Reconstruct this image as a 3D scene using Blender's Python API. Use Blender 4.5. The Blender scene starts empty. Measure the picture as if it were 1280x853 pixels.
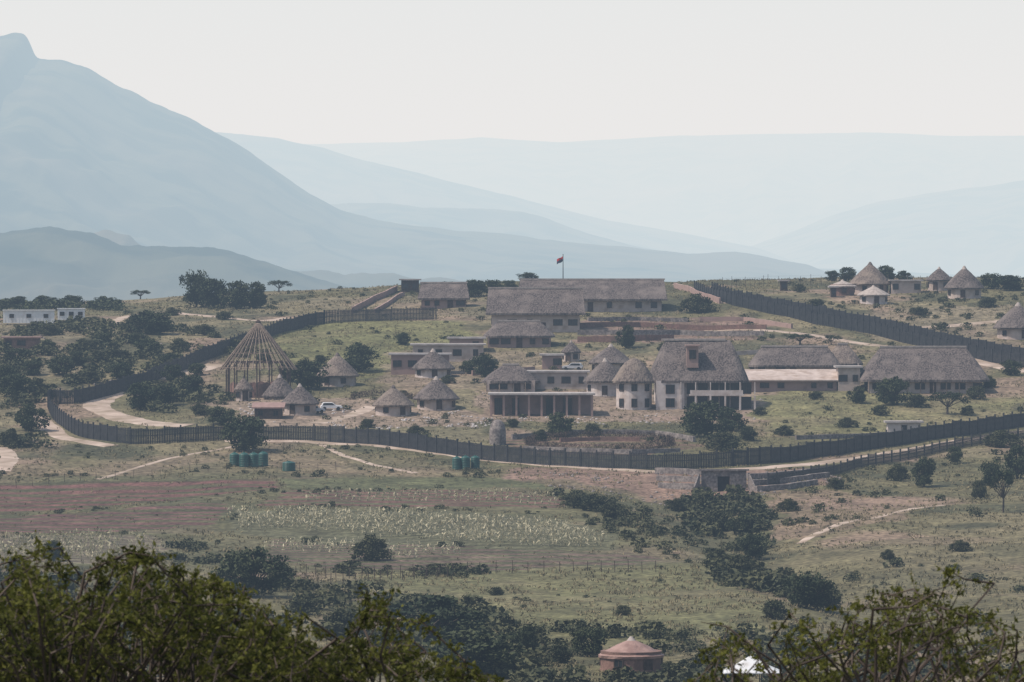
import bpy, math, numpy as np, random
from mathutils import Vector
random.seed(4); RNG=np.random.default_rng(7)
F=7000.0; UC=640.0; VH=330.0      # survey constants: bearing units per radian, bearing of north, eye level
SC=bpy.context.scene
# ------------------------------------------------------------------ noise
def _h(i,j,s):
    n=(i.astype(np.int64)*374761393+j.astype(np.int64)*668265263+s*974634777)&0x7fffffff
    n=((n^(n>>13))*1274126177)&0x7fffffff
    return ((n^(n>>16))&0xffff)/65535.0
def vn(x,y,s=0):
    x=np.asarray(x,float);y=np.asarray(y,float)
    i=np.floor(x);j=np.floor(y);fx=x-i;fy=y-j
    fx=fx*fx*(3-2*fx);fy=fy*fy*(3-2*fy)
    a=_h(i,j,s);b=_h(i+1,j,s);c=_h(i,j+1,s);d=_h(i+1,j+1,s)
    return (a*(1-fx)+b*fx)*(1-fy)+(c*(1-fx)+d*fx)*fy
def fbm(x,y,s=0,o=4):
    r=0;a=.5;t=0
    for k in range(o):
        r=r+a*vn(x*2**k+17*k,y*2**k-9*k,s+k);t+=a;a*=.5
    return r/t
def ss(a,b,x):
    t=np.clip((x-a)/(b-a),0,1);return t*t*(3-2*t)
# ------------------------------------------------------------------ terrain
PY=[-60000,-3000,-50,0,20,40,200,400,560,600,700,800,900,960,1010,1060,1100,1150,1200,1250,1300,1350,1400,1450,1520,1700,2400,3500,90000]
PZ=[-160,-160,-3,-1.7,-3.4,-5.5,-22,-38,-44.6,-45.0,-44.3,-42.5,-40,-37.8,-35.3,-31.8,-28.3,-23.8,-18.9,-14.3,-10.3,-7.0,-5.2,-4.8,-8,-30,-120,-160,-160]
_yy=np.concatenate([np.arange(-400,2600,5.0)])
_zz=np.interp(_yy,PY,PZ); _k=np.hanning(15);_k/=_k.sum()
_zs=np.convolve(np.pad(_zz,7,mode='edge'),_k,'valid')
_zs=np.where(_yy<60,_zz,_zs)
def Z(x,y):
    x=np.asarray(x,float);y=np.asarray(y,float)
    z=np.where((y<-400)|(y>2590),np.interp(y,PY,PZ),np.interp(y,_yy,_zs))
    u=x/np.maximum(y,300)*F+UC
    off=np.interp(u,[-600,0,150,250,400,500,850,900,1280,1900],[-8,-5.6,-4.8,-3.2,-1.4,-.4,-.2,.6,1.8,2.5])
    z=z+off*ss(1180,1360,y)
    near=ss(250,560,y)*(1-ss(2200,3400,y))
    z=z+near*((fbm(x/45,y/60,3)-.5)*2.4+(fbm(x/11,y/14,8,2)-.5)*.35)
    g=np.interp(y,[560,650,800,900,960],[75,55,40,30,24])     # gully on the right of the fields
    z=z-2.2*np.exp(-((x-g)/9)**2)*ss(560,640,y)*(1-ss(930,985,y))
    z=z+3.0*ss(30,110,x-g)*ss(600,700,y)*(1-ss(900,1010,y))
    return z
YR=np.arange(572,1490,.5)
def G(u,v):
    """ground point seen on survey bearing u / depression v"""
    x=(u-UC)/F*YR; d=Z(x,YR)-(VH-v)/F*YR
    k=np.nonzero(d>=0)[0]
    i=k[0] if len(k) else int(np.argmax(d))
    return float(x[i]),float(YR[i]),float(Z(x[i],YR[i]))
def GL(pts): return [G(*p) for p in pts]
# ------------------------------------------------------------------ mesh utils
def np_mesh(name,V,Fa,mats=[],mi=None,smooth=False,attrs={}):
    V=np.asarray(V,np.float32);Fa=np.asarray(Fa,np.int32);n=Fa.shape[1]
    me=bpy.data.meshes.new(name)
    me.vertices.add(len(V));me.vertices.foreach_set('co',V.ravel())
    me.loops.add(Fa.size);me.loops.foreach_set('vertex_index',Fa.ravel())
    me.polygons.add(len(Fa))
    me.polygons.foreach_set('loop_start',np.arange(0,Fa.size,n,dtype=np.int32))
    me.polygons.foreach_set('loop_total',np.full(len(Fa),n,np.int32))
    for m in mats: me.materials.append(m)
    if mi is not None: me.polygons.foreach_set('material_index',np.asarray(mi,np.int32))
    me.polygons.foreach_set('use_smooth',np.full(len(Fa),smooth))
    me.update(calc_edges=True)
    for k,a in attrs.items():
        a=np.asarray(a,np.float32)
        if a.ndim==2:
            at=me.attributes.new(k,'FLOAT_COLOR','POINT');at.data.foreach_set('color',a.ravel())
        else:
            at=me.attributes.new(k,'FLOAT','POINT');at.data.foreach_set('value',a)
    return me
def addobj(name,me,loc=(0,0,0),rot=0,par=None,sc=None):
    o=bpy.data.objects.new(name,me);SC.collection.objects.link(o)
    o.location=loc;o.rotation_euler=(0,0,rot)
    if sc: o.scale=sc
    if par: o.parent=par
    return o
class MB:
    def __init__(s): s.v=[];s.f=[]
    def add(s,v,f):
        n=len(s.v);s.v+= [tuple(p) for p in v];s.f+=[tuple(n+i for i in q) for q in f]
    def box(s,cx,cy,cz,sx,sy,sz,rot=0,ox=0,oy=0,taper=1):
        c,q=math.cos(rot),math.sin(rot);v=[]
        for dz,t in((-.5,1),(.5,taper)):
            for dx,dy in((-.5,-.5),(.5,-.5),(.5,.5),(-.5,.5)):
                x=cx+dx*sx*t;y=cy+dy*sy*t
                v.append((ox+x*c-y*q,oy+x*q+y*c,cz+dz*sz))
        s.add(v,[(0,3,2,1),(4,5,6,7),(0,1,5,4),(1,2,6,5),(2,3,7,6),(3,0,4,7)])
    def lathe(s,prof,n=28,cx=0,cy=0,cap=True,jit=0):
        v=[];f=[]
        for (r,z) in prof:
            for i in range(n):
                a=2*math.pi*i/n;rr=r*(1+jit*(random.random()-.5))
                v.append((cx+rr*math.cos(a),cy+rr*math.sin(a),z+jit*(random.random()-.5)))
        for k in range(len(prof)-1):
            for i in range(n):
                j=(i+1)%n;f.append((k*n+i,k*n+j,(k+1)*n+j,(k+1)*n+i))
        if cap: f.append(tuple(range(n-1,-1,-1)));f.append(tuple(range((len(prof)-1)*n,len(prof)*n)))
        s.add(v,f)
    def tube(s,p0,p1,r0,r1,n=6):
        V_,F_=tube(p0,p1,r0,r1,n);s.add(V_.tolist(),F_.tolist())
    def roof(s,w,d,rw,zE,zR,cx=0,cy=0,cr=1.5,thick=.35,rings=8,belly=.12,jit=.05,ry=0):
        hw,hd=w/2,d/2;cr=min(cr,hw*.99,hd*.99);pts=[]
        def line(a,b,n):
            for i in range(n): pts.append((a[0]+(b[0]-a[0])*i/n,a[1]+(b[1]-a[1])*i/n))
        def arc(x,y,a0,n=6):
            for i in range(n): 
                a=a0+math.pi/2*i/n;pts.append((x+cr*math.cos(a),y+cr*math.sin(a)))
        nx=max(2,int((w-2*cr)/1.2));ny=max(2,int((d-2*cr)/1.2))
        line((-hw+cr,-hd),(hw-cr,-hd),nx);arc(hw-cr,-hd+cr,-math.pi/2)
        line((hw,-hd+cr),(hw,hd-cr),ny);arc(hw-cr,hd-cr,0)
        line((hw-cr,hd),(-hw+cr,hd),nx);arc(-hw+cr,hd-cr,math.pi/2)
        line((-hw,hd-cr),(-hw,-hd+cr),ny);arc(-hw+cr,-hd+cr,math.pi)
        N=len(pts);v=[];f=[]
        for (x,y) in pts: v.append((cx+x*.93,cy+y*.93,zE-thick+.02))
        for (x,y) in pts: v.append((cx+x,cy+y,zE-thick))
        for k in range(rings+1):
            t=k/rings
            for (x,y) in pts:
                xr=max(-rw/2,min(rw/2,x));yr=ry
                b=belly*math.sin(math.pi*t)
                j=jit if 0<k<rings else jit*.4
                v.append((cx+x+(xr-x)*t,cy+y+(yr-y)*t,zE+(zR-zE)*(t)+b*(zR-zE)*.35+(random.random()-.5)*j))
        for k in range(rings+2):
            for i in range(N):
                j=(i+1)%N;f.append((k*N+i,k*N+j,(k+1)*N+j,(k+1)*N+i))
        f.append(tuple(range(N-1,-1,-1)))
        s.add(v,f)
    def obj(s,name,mat,par=None,loc=(0,0,0),rot=0,smooth=False):
        me=bpy.data.meshes.new(name);me.from_pydata(s.v,[],s.f);me.materials.append(mat)
        if smooth:
            for p in me.polygons: p.use_smooth=True
        me.update();return addobj(name,me,loc,rot,par)
def tube(p0,p1,r0,r1,n=5):
    p0=np.array(p0,float);p1=np.array(p1,float);d=p1-p0;L=np.linalg.norm(d)+1e-9;d/=L
    a=np.cross(d,[0,0,1.]) if abs(d[2])<.9 else np.cross(d,[1.,0,0]);a/=np.linalg.norm(a);b=np.cross(d,a)
    th=np.arange(n)/n*2*np.pi;c=np.cos(th)[:,None]*a+np.sin(th)[:,None]*b
    V=np.vstack([p0+c*r0,p1+c*r1]);F_=[(i,(i+1)%n,n+(i+1)%n,n+i) for i in range(n)]
    return V,np.array(F_)
def leaves(C,size,rng,asp=.55,up=0):
    N=len(C);a=rng.normal(size=(N,3));a[:,2]+=up;a/=np.linalg.norm(a,axis=1)[:,None]
    b=rng.normal(size=(N,3));b=np.cross(a,b);b/=np.linalg.norm(b,axis=1)[:,None]+1e-9
    s=np.asarray(size).reshape(-1,1)*np.ones((N,1))
    V=np.stack([C-a*s,C+b*s*asp,C+a*s,C-b*s*asp],1).reshape(-1,3)
    return V,np.arange(4*N).reshape(-1,4)
def group(name,loc,rot=0):
    o=bpy.data.objects.new(name,None);o.empty_display_size=1;SC.collection.objects.link(o)
    o.location=loc;o.rotation_euler=(0,0,rot);return o
# ------------------------------------------------------------------ materials
def newmat(name):
    m=bpy.data.materials.new(name);m.use_nodes=True;nt=m.node_tree
    b=nt.nodes['Principled BSDF'];b.inputs['Specular IOR Level'].default_value=.15
    return m,nt,b
def nd(nt,t,**k):
    n=nt.nodes.new(t)
    for a,v in k.items():
        if a in n.inputs: n.inputs[a].default_value=v
        else: setattr(n,a,v)
    return n
def noisemat(name,c1,c2,scale=.5,rough=.9,stretch=(1,1,1),c3=None,scale2=None,bump=0,detail=5,coord='Object',spec=.15,contrast=(.35,.65),metal=0):
    m,nt,b=newmat(name);L=nt.links.new
    tc=nd(nt,'ShaderNodeTexCoord');mp=nd(nt,'ShaderNodeMapping');mp.inputs['Scale'].default_value=stretch
    L(tc.outputs[coord],mp.inputs[0])
    n=nd(nt,'ShaderNodeTexNoise');n.inputs['Scale'].default_value=scale;n.inputs['Detail'].default_value=detail
    L(mp.outputs[0],n.inputs['Vector'])
    r=nd(nt,'ShaderNodeValToRGB');r.color_ramp.elements[0].position=contrast[0];r.color_ramp.elements[1].position=contrast[1]
    r.color_ramp.elements[0].color=(*c1,1);r.color_ramp.elements[1].color=(*c2,1)
    L(n.outputs[0],r.inputs[0]);out=r.outputs[0]
    if c3:
        n2=nd(nt,'ShaderNodeTexNoise');n2.inputs['Scale'].default_value=scale2;n2.inputs['Detail'].default_value=4
        L(tc.outputs[coord],n2.inputs['Vector'])
        mr=nd(nt,'ShaderNodeMapRange');mr.inputs[1].default_value=.45;mr.inputs[2].default_value=.7;L(n2.outputs[0],mr.inputs[0])
        mx=nd(nt,'ShaderNodeMix',data_type='RGBA');L(mr.outputs[0],mx.inputs[0]);L(out,mx.inputs[6]);mx.inputs[7].default_value=(*c3,1);out=mx.outputs[2]
    L(out,b.inputs['Base Color']);b.inputs['Roughness'].default_value=rough;b.inputs['Specular IOR Level'].default_value=spec
    b.inputs['Metallic'].default_value=metal
    if bump:
        bp=nd(nt,'ShaderNodeBump');bp.inputs['Strength'].default_value=.8;bp.inputs['Distance'].default_value=bump
        L(n.outputs[0],bp.inputs['Height']);L(bp.outputs[0],b.inputs['Normal'])
    return m
M={}
M['thatch']=noisemat('thatch',(.042,.036,.035),(.135,.114,.106),1.6,.95,(2.2,2.2,.35),(.155,.132,.12),.3,bump=.3,contrast=(.38,.62))
M['thatch_new']=noisemat('thatch_weathered',(.07,.056,.05),(.175,.145,.125),1.6,.95,(2.2,2.2,.35),(.2,.165,.135),.4,bump=.25,contrast=(.38,.62))
M['cap']=noisemat('ridge_cap',(.24,.21,.19),(.36,.32,.29),1.5)
M['plaster']=noisemat('plaster',(.34,.285,.255),(.45,.385,.345),.6,c3=(.27,.21,.17),scale2=.5)
M['white']=noisemat('white_plaster',(.42,.375,.355),(.54,.49,.46),.5,c3=(.33,.275,.24),scale2=.6)
M['pink']=noisemat('pink_plaster',(.25,.175,.155),(.34,.24,.21),.5,c3=(.2,.14,.12),scale2=.5)
M['slab']=noisemat('concrete_slab',(.28,.26,.25),(.4,.375,.36),.7,c3=(.22,.2,.19),scale2=.4)
M['brick']=noisemat('brick_red',(.14,.085,.07),(.22,.135,.11),2.5,c3=(.12,.08,.065),scale2=.5,bump=.03)
M['stone']=noisemat('stone_wall',(.12,.105,.1),(.27,.24,.22),2.5,c3=(.09,.08,.08),scale2=.8,bump=.06)
M['frame']=noisemat('timber_dark',(.045,.032,.027),(.09,.065,.053),2)
M['pole']=noisemat('timber_pole',(.13,.1,.08),(.25,.2,.16),2)
M['glass']=noisemat('window_glass',(.012,.015,.018),(.03,.035,.04),.8,rough=.12,spec=.5)
M['dark']=noisemat('painted_interior_shade',(.012,.011,.011),(.03,.027,.025),1)
M['steel']=noisemat('fence_steel',(.014,.015,.018),(.03,.031,.035),1.2,rough=.6,spec=.3)
M['tank']=noisemat('tank_plastic',(.008,.05,.04),(.014,.075,.06),1,rough=.45,spec=.4)
M['cabin']=noisemat('cabin_paint',(.55,.57,.58),(.7,.72,.73),.7,rough=.5,spec=.3,c3=(.45,.44,.42),scale2=.7)
M['roofmetal']=noisemat('roof_sheet',(.2,.125,.105),(.3,.2,.17),1,rough=.6,spec=.2)
M['road']=noisemat('dirt_track',(.28,.22,.175),(.42,.345,.285),.35,c3=(.21,.165,.115),scale2=.18,coord='Object')
M['carwhite']=noisemat('car_paint_white',(.62,.63,.64),(.7,.71,.72),1,rough=.3,spec=.5)
M['carsilver']=noisemat('car_paint_silver',(.35,.36,.38),(.42,.43,.45),1,rough=.3,spec=.5)
M['tyre']=noisemat('tyre_rubber',(.015,.015,.015),(.03,.03,.03),3)
M['flagred']=noisemat('flag_red',(.4,.02,.02),(.5,.04,.03),2)
M['flagdark']=noisemat('flag_dark',(.02,.02,.05),(.03,.04,.07),2)
M['bark']=noisemat('bark',(.045,.035,.03),(.1,.08,.065),3)
def leafmat(name,ca,cb,trans=.25):
    m,nt,b=newmat(name);L=nt.links.new
    at=nd(nt,'ShaderNodeAttribute',attribute_name='lv');oi=nd(nt,'ShaderNodeObjectInfo')
    ad=nd(nt,'ShaderNodeMath',operation='MULTIPLY_ADD');L(oi.outputs['Random'],ad.inputs[0]);ad.inputs[1].default_value=.35;L(at.outputs['Fac'],ad.inputs[2])
    r=nd(nt,'ShaderNodeValToRGB');r.color_ramp.elements[0].color=(*ca,1);r.color_ramp.elements[1].color=(*cb,1);r.color_ramp.elements[1].position=1
    L(ad.outputs[0],r.inputs[0]);L(r.outputs[0],b.inputs['Base Color']);b.inputs['Roughness'].default_value=.8
    if trans:
        tr=nd(nt,'ShaderNodeBsdfTranslucent');L(r.outputs[0],tr.inputs[0])
        mx=nd(nt,'ShaderNodeMixShader');mx.inputs[0].default_value=trans
        L(b.outputs[0],mx.inputs[1]);L(tr.outputs[0],mx.inputs[2]);L(mx.outputs[0],nt.nodes['Material Output'].inputs[0])
    return m
M['leaf']=leafmat('tree_foliage',(.014,.024,.012),(.058,.068,.03),0)
M['shrubleaf']=leafmat('shrub_foliage',(.02,.028,.015),(.08,.082,.04),0)
M['grassblade']=leafmat('grass_blades',(.065,.062,.032),(.2,.168,.095),0)
M['maize']=leafmat('maize_leaves',(.17,.17,.1),(.5,.46,.32),.2)
M['fgleaf']=leafmat('thorn_leaves',(.03,.038,.008),(.12,.125,.024),.35)
# ground material: colour attribute (soil / grass zones) broken up by noise
m,nt,b=newmat('ground_soil_grass');L=nt.links.new
at=nd(nt,'ShaderNodeAttribute',attribute_name='Col');tc=nd(nt,'ShaderNodeTexCoord')
n1=nd(nt,'ShaderNodeTexNoise');n1.inputs['Scale'].default_value=1.1;n1.inputs['Detail'].default_value=6;L(tc.outputs['Object'],n1.inputs['Vector'])
n2=nd(nt,'ShaderNodeTexNoise');n2.inputs['Scale'].default_value=.16;n2.inputs['Detail'].default_value=5;L(tc.outputs['Object'],n2.inputs['Vector'])
m1=nd(nt,'ShaderNodeMapRange');m1.inputs[1].default_value=.3;m1.inputs[2].default_value=.7;m1.inputs[3].default_value=.42;m1.inputs[4].default_value=1.5;L(n1.outputs[0],m1.inputs[0])
m2=nd(nt,'ShaderNodeMapRange');m2.inputs[1].default_value=.3;m2.inputs[2].default_value=.7;m2.inputs[3].default_value=.7;m2.inputs[4].default_value=1.25;L(n2.outputs[0],m2.inputs[0])
mm=nd(nt,'ShaderNodeMath',operation='MULTIPLY');L(m1.outputs[0],mm.inputs[0]);L(m2.outputs[0],mm.inputs[1])
vm=nd(nt,'ShaderNodeVectorMath',operation='SCALE');L(at.outputs['Color'],vm.inputs[0]);L(mm.outputs[0],vm.inputs['Scale'])
L(vm.outputs[0],b.inputs['Base Color']);b.inputs['Roughness'].default_value=1
bp=nd(nt,'ShaderNodeBump');bp.inputs['Strength'].default_value=.8;bp.inputs['Distance'].default_value=.35;L(n1.outputs[0],bp.inputs['Height']);L(bp.outputs[0],b.inputs['Normal'])
M['ground']=m
# ------------------------------------------------------------------ ground sheet
def axis(parts): return np.unique(np.concatenate(parts))
def geo(a,b,n): return np.sign(a)*np.geomspace(abs(a),abs(b),n)
gx=axis([geo(-134,-60000,26)[::-1],np.arange(-134,135,1.0),geo(134,60000,26)])
gy=axis([geo(-60,-60000,12),np.arange(-60,570,10.),np.arange(570,1490,1.25),np.arange(1490,1800,8.),np.geomspace(1800,80000,30)])
X,Y=np.meshgrid(gx,gy);Zg=Z(X,Y)
def inpoly(px,py,poly):
    r=np.zeros(px.shape,bool);n=len(poly);j=n-1
    for i in range(n):
        xi,yi=poly[i][0],poly[i][1];xj,yj=poly[j][0],poly[j][1]
        c=((yi>py)!=(yj>py))&(px<(xj-xi)*(py-yi)/((yj-yi)+1e-9)+xi);r^=c;j=i
    return r
def lin(c): return np.array(c)
n_a=fbm(X/38,Y/55,21);n_b=fbm(X/9,Y/16,33);n_c=fbm(X/4,Y/7,44,3)
col=np.zeros(X.shape+(3,))
grass=lin((.102,.094,.048));dry=lin((.175,.148,.09));bare=lin((.22,.155,.12));dk=lin((.052,.054,.03))
def mixc(a,b,t): return a*(1-t[...,None])+b*t[...,None]
col[:]=grass
col=mixc(col,dry,ss(.46,.68,n_a)*.65);col=mixc(col,dk,ss(.49,.65,n_b)*.8)
col=mixc(col,bare,ss(.56,.74,fbm(X/17,Y/24,61))*.65)
jx=X+(n_b-.5)*10+(n_c-.5)*3;jy=Y+(n_b-.5)*16
FIELDS=[]
def zone(pts,c,amt=1,stripes=None,ragged=1,field=False):
    global col
    P=GL(pts)
    if field: FIELDS.append(P)
    m_=inpoly(X+(jx-X)*ragged,Y+(jy-Y)*ragged,P).astype(float)*amt
    c=lin(c)*(0.65+.7*n_c[...,None])
    if stripes is not None:
        per,c2=stripes;yw=Y+X*.1+(n_a-.5)*20;w=ss(.35,.65,.5+.5*np.sin(yw/per*2*np.pi));w=np.clip(w*(.35+n_b*1.2),0,1)
        c=c*(1-w[...,None])+lin(c2)*w[...,None]
    col=col*(1-m_[...,None])+c*m_[...,None]
zone([(345,405),(575,403),(600,430),(480,470),(400,480),(330,440)],(.122,.122,.052),.75)
zone([(940,490),(1075,490),(1280,500),(1280,520),(1100,545),(960,545)],(.145,.138,.064),.7)
zone([(340,500),(620,515),(600,560),(330,545)],(.135,.12,.072),.6)
zone([(250,500),(470,500),(600,520),(610,532),(300,535)],(.25,.185,.15),.6)
zone([(590,490),(960,490),(950,520),(760,530),(600,525)],(.24,.175,.145),.6)
zone([(480,440),(620,440),(760,440),(770,470),(600,490),(480,485)],(.2,.155,.115),.5)
zone([(620,548),(700,540),(860,545),(875,560),(800,570),(640,566)],(.13,.08,.065),.75,(7,(.09,.075,.045)))
zone([(640,585),(850,588),(1040,590),(1060,605),(930,618),(700,612),(640,600)],(.2,.13,.105),.75)
zone([(0,585),(300,556),(640,585),(640,597),(300,595),(0,600)],(.13,.11,.065),.6)
zone([(960,610),(1150,622),(1130,650),(1000,680),(960,660)],(.2,.14,.105),.55)
zone([(1040,395),(1280,380),(1280,440),(1100,425)],(.19,.155,.11),.5)
zone([(0,400),(120,410),(100,470),(0,480)],(.15,.125,.085),.5)
zone([(720,400),(860,398),(960,405),(960,425),(720,430)],(.16,.105,.09),.7)
zone([(360,375),(620,368),(650,400),(400,395)],(.16,.135,.09),.5)
# cultivated fields
zone([(-250,590),(350,592),(700,600),(830,630),(830,716),(350,716),(-250,712)],(.08,.08,.042),.6,None,.8)
red=(.115,.056,.05);gr=(.066,.064,.034)
zone([(-250,598),(340,600),(345,612),(250,622),(60,640),(-250,646)],red,.95,(11,gr),.5,True)
zone([(-250,652),(60,644),(250,628),(300,632),(270,655),(60,668),(-250,672)],(.11,.058,.054),.95,(8,gr),.5,True)
zone([(360,613),(560,613),(700,624),(700,636),(500,634),(330,632)],(.125,.065,.056),.85,(7,(.08,.082,.045)),.5,True)
zone([(345,599),(640,597),(700,612),(560,611),(365,612)],(.08,.086,.042),.8,None,.8,True)
zone([(-250,676),(180,670),(215,690),(150,706),(-250,706)],(.1,.08,.062),.9,(5,(.15,.135,.09)),.5,True)
zone([(290,640),(560,640),(700,650),(775,670),(760,690),(600,686),(290,669)],(.07,.07,.04),.9,(4,(.1,.1,.06)),.4,True)
zone([(340,674),(700,690),(830,700),(820,712),(420,712),(330,700)],(.115,.078,.066),.8,(6,(.07,.075,.04)),.5,True)
zone([(450,718),(940,715),(960,800),(560,815)],(.118,.116,.056),.75,None,1)
zone([(820,620),(960,640),(960,720),(830,705)],(.08,.078,.042),.6,None,1)
zone([(960,700),(1400,650),(1400,800),(1050,790)],(.115,.103,.057),.6,None,1)
nx_,ny_=len(gx),len(gy)
V=np.stack([X.ravel(),Y.ravel(),Zg.ravel()],1)
I=np.arange(nx_*ny_).reshape(ny_,nx_)
Q=np.stack([I[:-1,:-1],I[:-1,1:],I[1:,1:],I[1:,:-1]],-1).reshape(-1,4)
cf=np.concatenate([col.reshape(-1,3),np.ones((nx_*ny_,1))],1)
addobj('ground',np_mesh('ground',V,Q,[M['ground']],smooth=True,attrs={'Col':cf}))
# ------------------------------------------------------------------ hills behind
M['hill']=noisemat('hillside_bush',(.01,.018,.012),(.05,.055,.034),.008,1,detail=10,c3=(.075,.068,.048),scale2=.0015,contrast=(.42,.56))
def ridge(name,D,cont,run,seed,rough=.05,gamp=.26,gf=.09,nf=.022):
    us=np.linspace(-700,2000,1100);cu,cv=zip(*cont)
    cr=(VH-np.interp(us,cu,cv))*D/F
    k=np.hanning(7);k/=k.sum();cr=np.convolve(np.pad(cr,3,mode='edge'),k,'valid')
    x=(us-UC)*D/F
    t=np.concatenate([np.linspace(0,1,90),1+np.linspace(.05,1,14)])
    T,Xx=np.meshgrid(t,x,indexing='ij')
    base=-200.;tt=np.where(T<=1,T,2-T)
    H=base+(cr[None,:]-base)*(tt**1.15)
    Yy=D-run*(1-T)
    rel=(cr[None,:]-base)
    w=tt*(1-tt)*4
    gul=1-np.abs(fbm(Xx/(run*gf)+fbm(Xx/run,T*2,seed+9)*3,T*2.2,seed,5)*2-1)
    H=H+rel*w*(gul-.75)*gamp+rel*rough*(fbm(Xx/(run*nf),Yy/(run*nf*1.4),seed+5,5)-.5)*np.minimum(1,tt*3)
    V=np.stack([Xx.ravel(),Yy.ravel(),H.ravel()],1);I=np.arange(T.size).reshape(T.shape)
    Q=np.stack([I[:-1,:-1],I[:-1,1:],I[1:,1:],I[1:,:-1]],-1).reshape(-1,4)
    addobj(name,np_mesh(name,V,Q,[M['hill']],smooth=True))
ridge('foothill',5200,[(-700,300),(-100,296),(0,290),(60,284),(110,290),(150,303),(180,308),(240,307),(290,318),(340,330),(380,343),(420,355),(470,366),(560,385),(2000,420)],1500,11,.045,.3)
ridge('foothill_rear',6200,[(-700,330),(60,320),(105,293),(130,285),(160,292),(180,309),(240,330),(2000,430)],1200,14,.045)
ridge('mountain',9500,[(-700,120),(-200,60),(-30,50),(0,44),(15,41),(30,44),(38,54),(43,74),(60,77),(80,76),(110,86),(150,108),(190,128),(240,150),(280,170),(330,203),(380,237),(430,265),(480,277),(560,287),(640,294),(700,302),(780,309),(860,317),(920,315),(970,323),(1010,332),(1060,350),(1200,370),(2000,390)],3800,22,.024,.3,.09,.012)
ridge('mid_hills',12500,[(-700,250),(400,255),(470,254),(520,258),(600,261),(650,264),(690,276),(740,293),(790,306),(900,330),(2000,380)],3000,31,.03)
ridge('far_hills',16000,[(-700,160),(200,160),(300,168),(350,174),(400,184),(450,200),(520,216),(600,236),(680,256),(760,276),(850,291),(950,310),(1000,330),(2000,330)],4000,42,.018)
ridge('valley_side_hills',17500,[(-700,360),(850,330),(940,308),(1000,286),(1050,266),(1100,252),(1150,244),(1280,226),(1500,200),(2000,190)],4000,47,.018)
ridge('plateau',23000,[(-700,178),(410,180),(500,178),(600,172),(660,176),(700,178),(760,175),(850,170),(950,168),(1100,166),(1180,170),(1280,170),(2000,168)],5000,53,.008)
# haze: emissive air volumes; thin over the near slopes, thicker in the valley behind (absorption plus an added glow standing in for scattered daylight)
def haze(y0,y1,k,asy):
    hb=MB();hb.box(0,(y0+y1)/2,500,130000,y1-y0,2200)
    hm=bpy.data.materials.new('emissive_haze');hm.use_nodes=True;nt=hm.node_tree
    for n in list(nt.nodes): 
        if n.type!='OUTPUT_MATERIAL': nt.nodes.remove(n)
    sig=[s_*k for s_ in(7.6e-5,1.08e-4,1.36e-4)];mxs=1.6e-4*k
    va=nt.nodes.new('ShaderNodeVolumeAbsorption');va.inputs['Color'].default_value=tuple(1-s_/mxs for s_ in sig)+(1,);va.inputs['Density'].default_value=mxs
    ve_=nt.nodes.new('ShaderNodeEmission');ec=[s_*a_ for s_,a_ in zip(sig,asy)];em=max(ec);ve_.inputs['Color'].default_value=tuple(c_/em for c_ in ec)+(1,);ve_.inputs['Strength'].default_value=em
    ad=nt.nodes.new('ShaderNodeAddShader');nt.links.new(va.outputs[0],ad.inputs[0]);nt.links.new(ve_.outputs[0],ad.inputs[1])
    nt.links.new(ad.outputs[0],[n for n in nt.nodes if n.type=='OUTPUT_MATERIAL'][0].inputs['Volume'])
    hb.obj('emissive_haze',hm)
haze(-9000,1600,.68,(.8,.76,.8));haze(1602,70000,1.1,(.83,.82,.805))
# ------------------------------------------------------------------ roads
blocked=[]
def resample(P,step):
    P=np.array(P,float);out=[P[0]]
    for a,b in zip(P[:-1],P[1:]):
        n=max(1,int(np.linalg.norm(b-a)/step))
        for i in range(1,n+1): out.append(a+(b-a)*i/n)
    return np.array(out)
def smoothline(P,it=2):
    P=np.array(P,float)
    for _ in range(it):
        Q=[P[0]]
        for a,b in zip(P[:-1],P[1:]): Q+= [a*.75+b*.25,a*.25+b*.75]
        Q.append(P[-1]);P=np.array(Q)
    return P
def road(name,pts,w,lift=.05):
    P=smoothline(np.array(GL(pts))[:,:2]);P=resample(P,1.0)
    T=np.gradient(P,axis=0);T/=np.linalg.norm(T,axis=1)[:,None]+1e-9;Nn=np.stack([-T[:,1],T[:,0]],1)
    k=7;V=[]
    ww=w*(.65+.7*fbm(P[:,0]/4,P[:,1]/6,5))
    for j in range(k):
        s=(j/(k-1)-.5);q=P+Nn*(s*ww)[:,None]
        V.append(np.stack([q[:,0],q[:,1],Z(q[:,0],q[:,1])+lift+(-.12 if j in(0,k-1) else 0)],1))
    V=np.stack(V,1);n=len(P);I=np.arange(n*k).reshape(n,k)
    Q=np.stack([I[:-1,:-1],I[:-1,1:],I[1:,1:],I[1:,:-1]],-1).reshape(-1,4)
    addobj(name,np_mesh(name,V.reshape(-1,3),Q,[M['road']],smooth=True))
    for p in P[::4]: blocked.append((p[0],p[1],w*.5))
road('dirt_road',[(280,551),(380,551),(470,556),(560,568),(650,579),(750,586),(850,591),(950,587),(1040,578),(1110,568),(1180,556),(1240,545),(1300,538)],5)
road('dirt_road',[(235,533),(185,530),(140,520),(115,508),(135,496),(150,480),(215,470),(270,456)],6,.09)
road('dirt_road',[(48,520),(70,545),(105,553),(140,558)],5)
road('dirt_road',[(110,412),(180,390),(240,394),(310,402),(360,398)],4)
road('dirt_road',[(395,530),(430,522),(465,508)],4)
road('dirt_road',[(880,414),(960,412),(1040,424),(1110,434),(1190,440)],4)
road('dirt_road',[(1130,412),(1180,408),(1240,403),(1290,398)],4)
road('dirt_road',[(845,356),(880,368),(905,380)],3)
road('dirt_road',[(1190,440),(1240,458),(1290,466)],4,.09)
road('footpath',[(400,555),(430,572),(520,592)],1.6)
road('footpath',[(120,600),(200,575),(300,556)],1.2)
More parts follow.
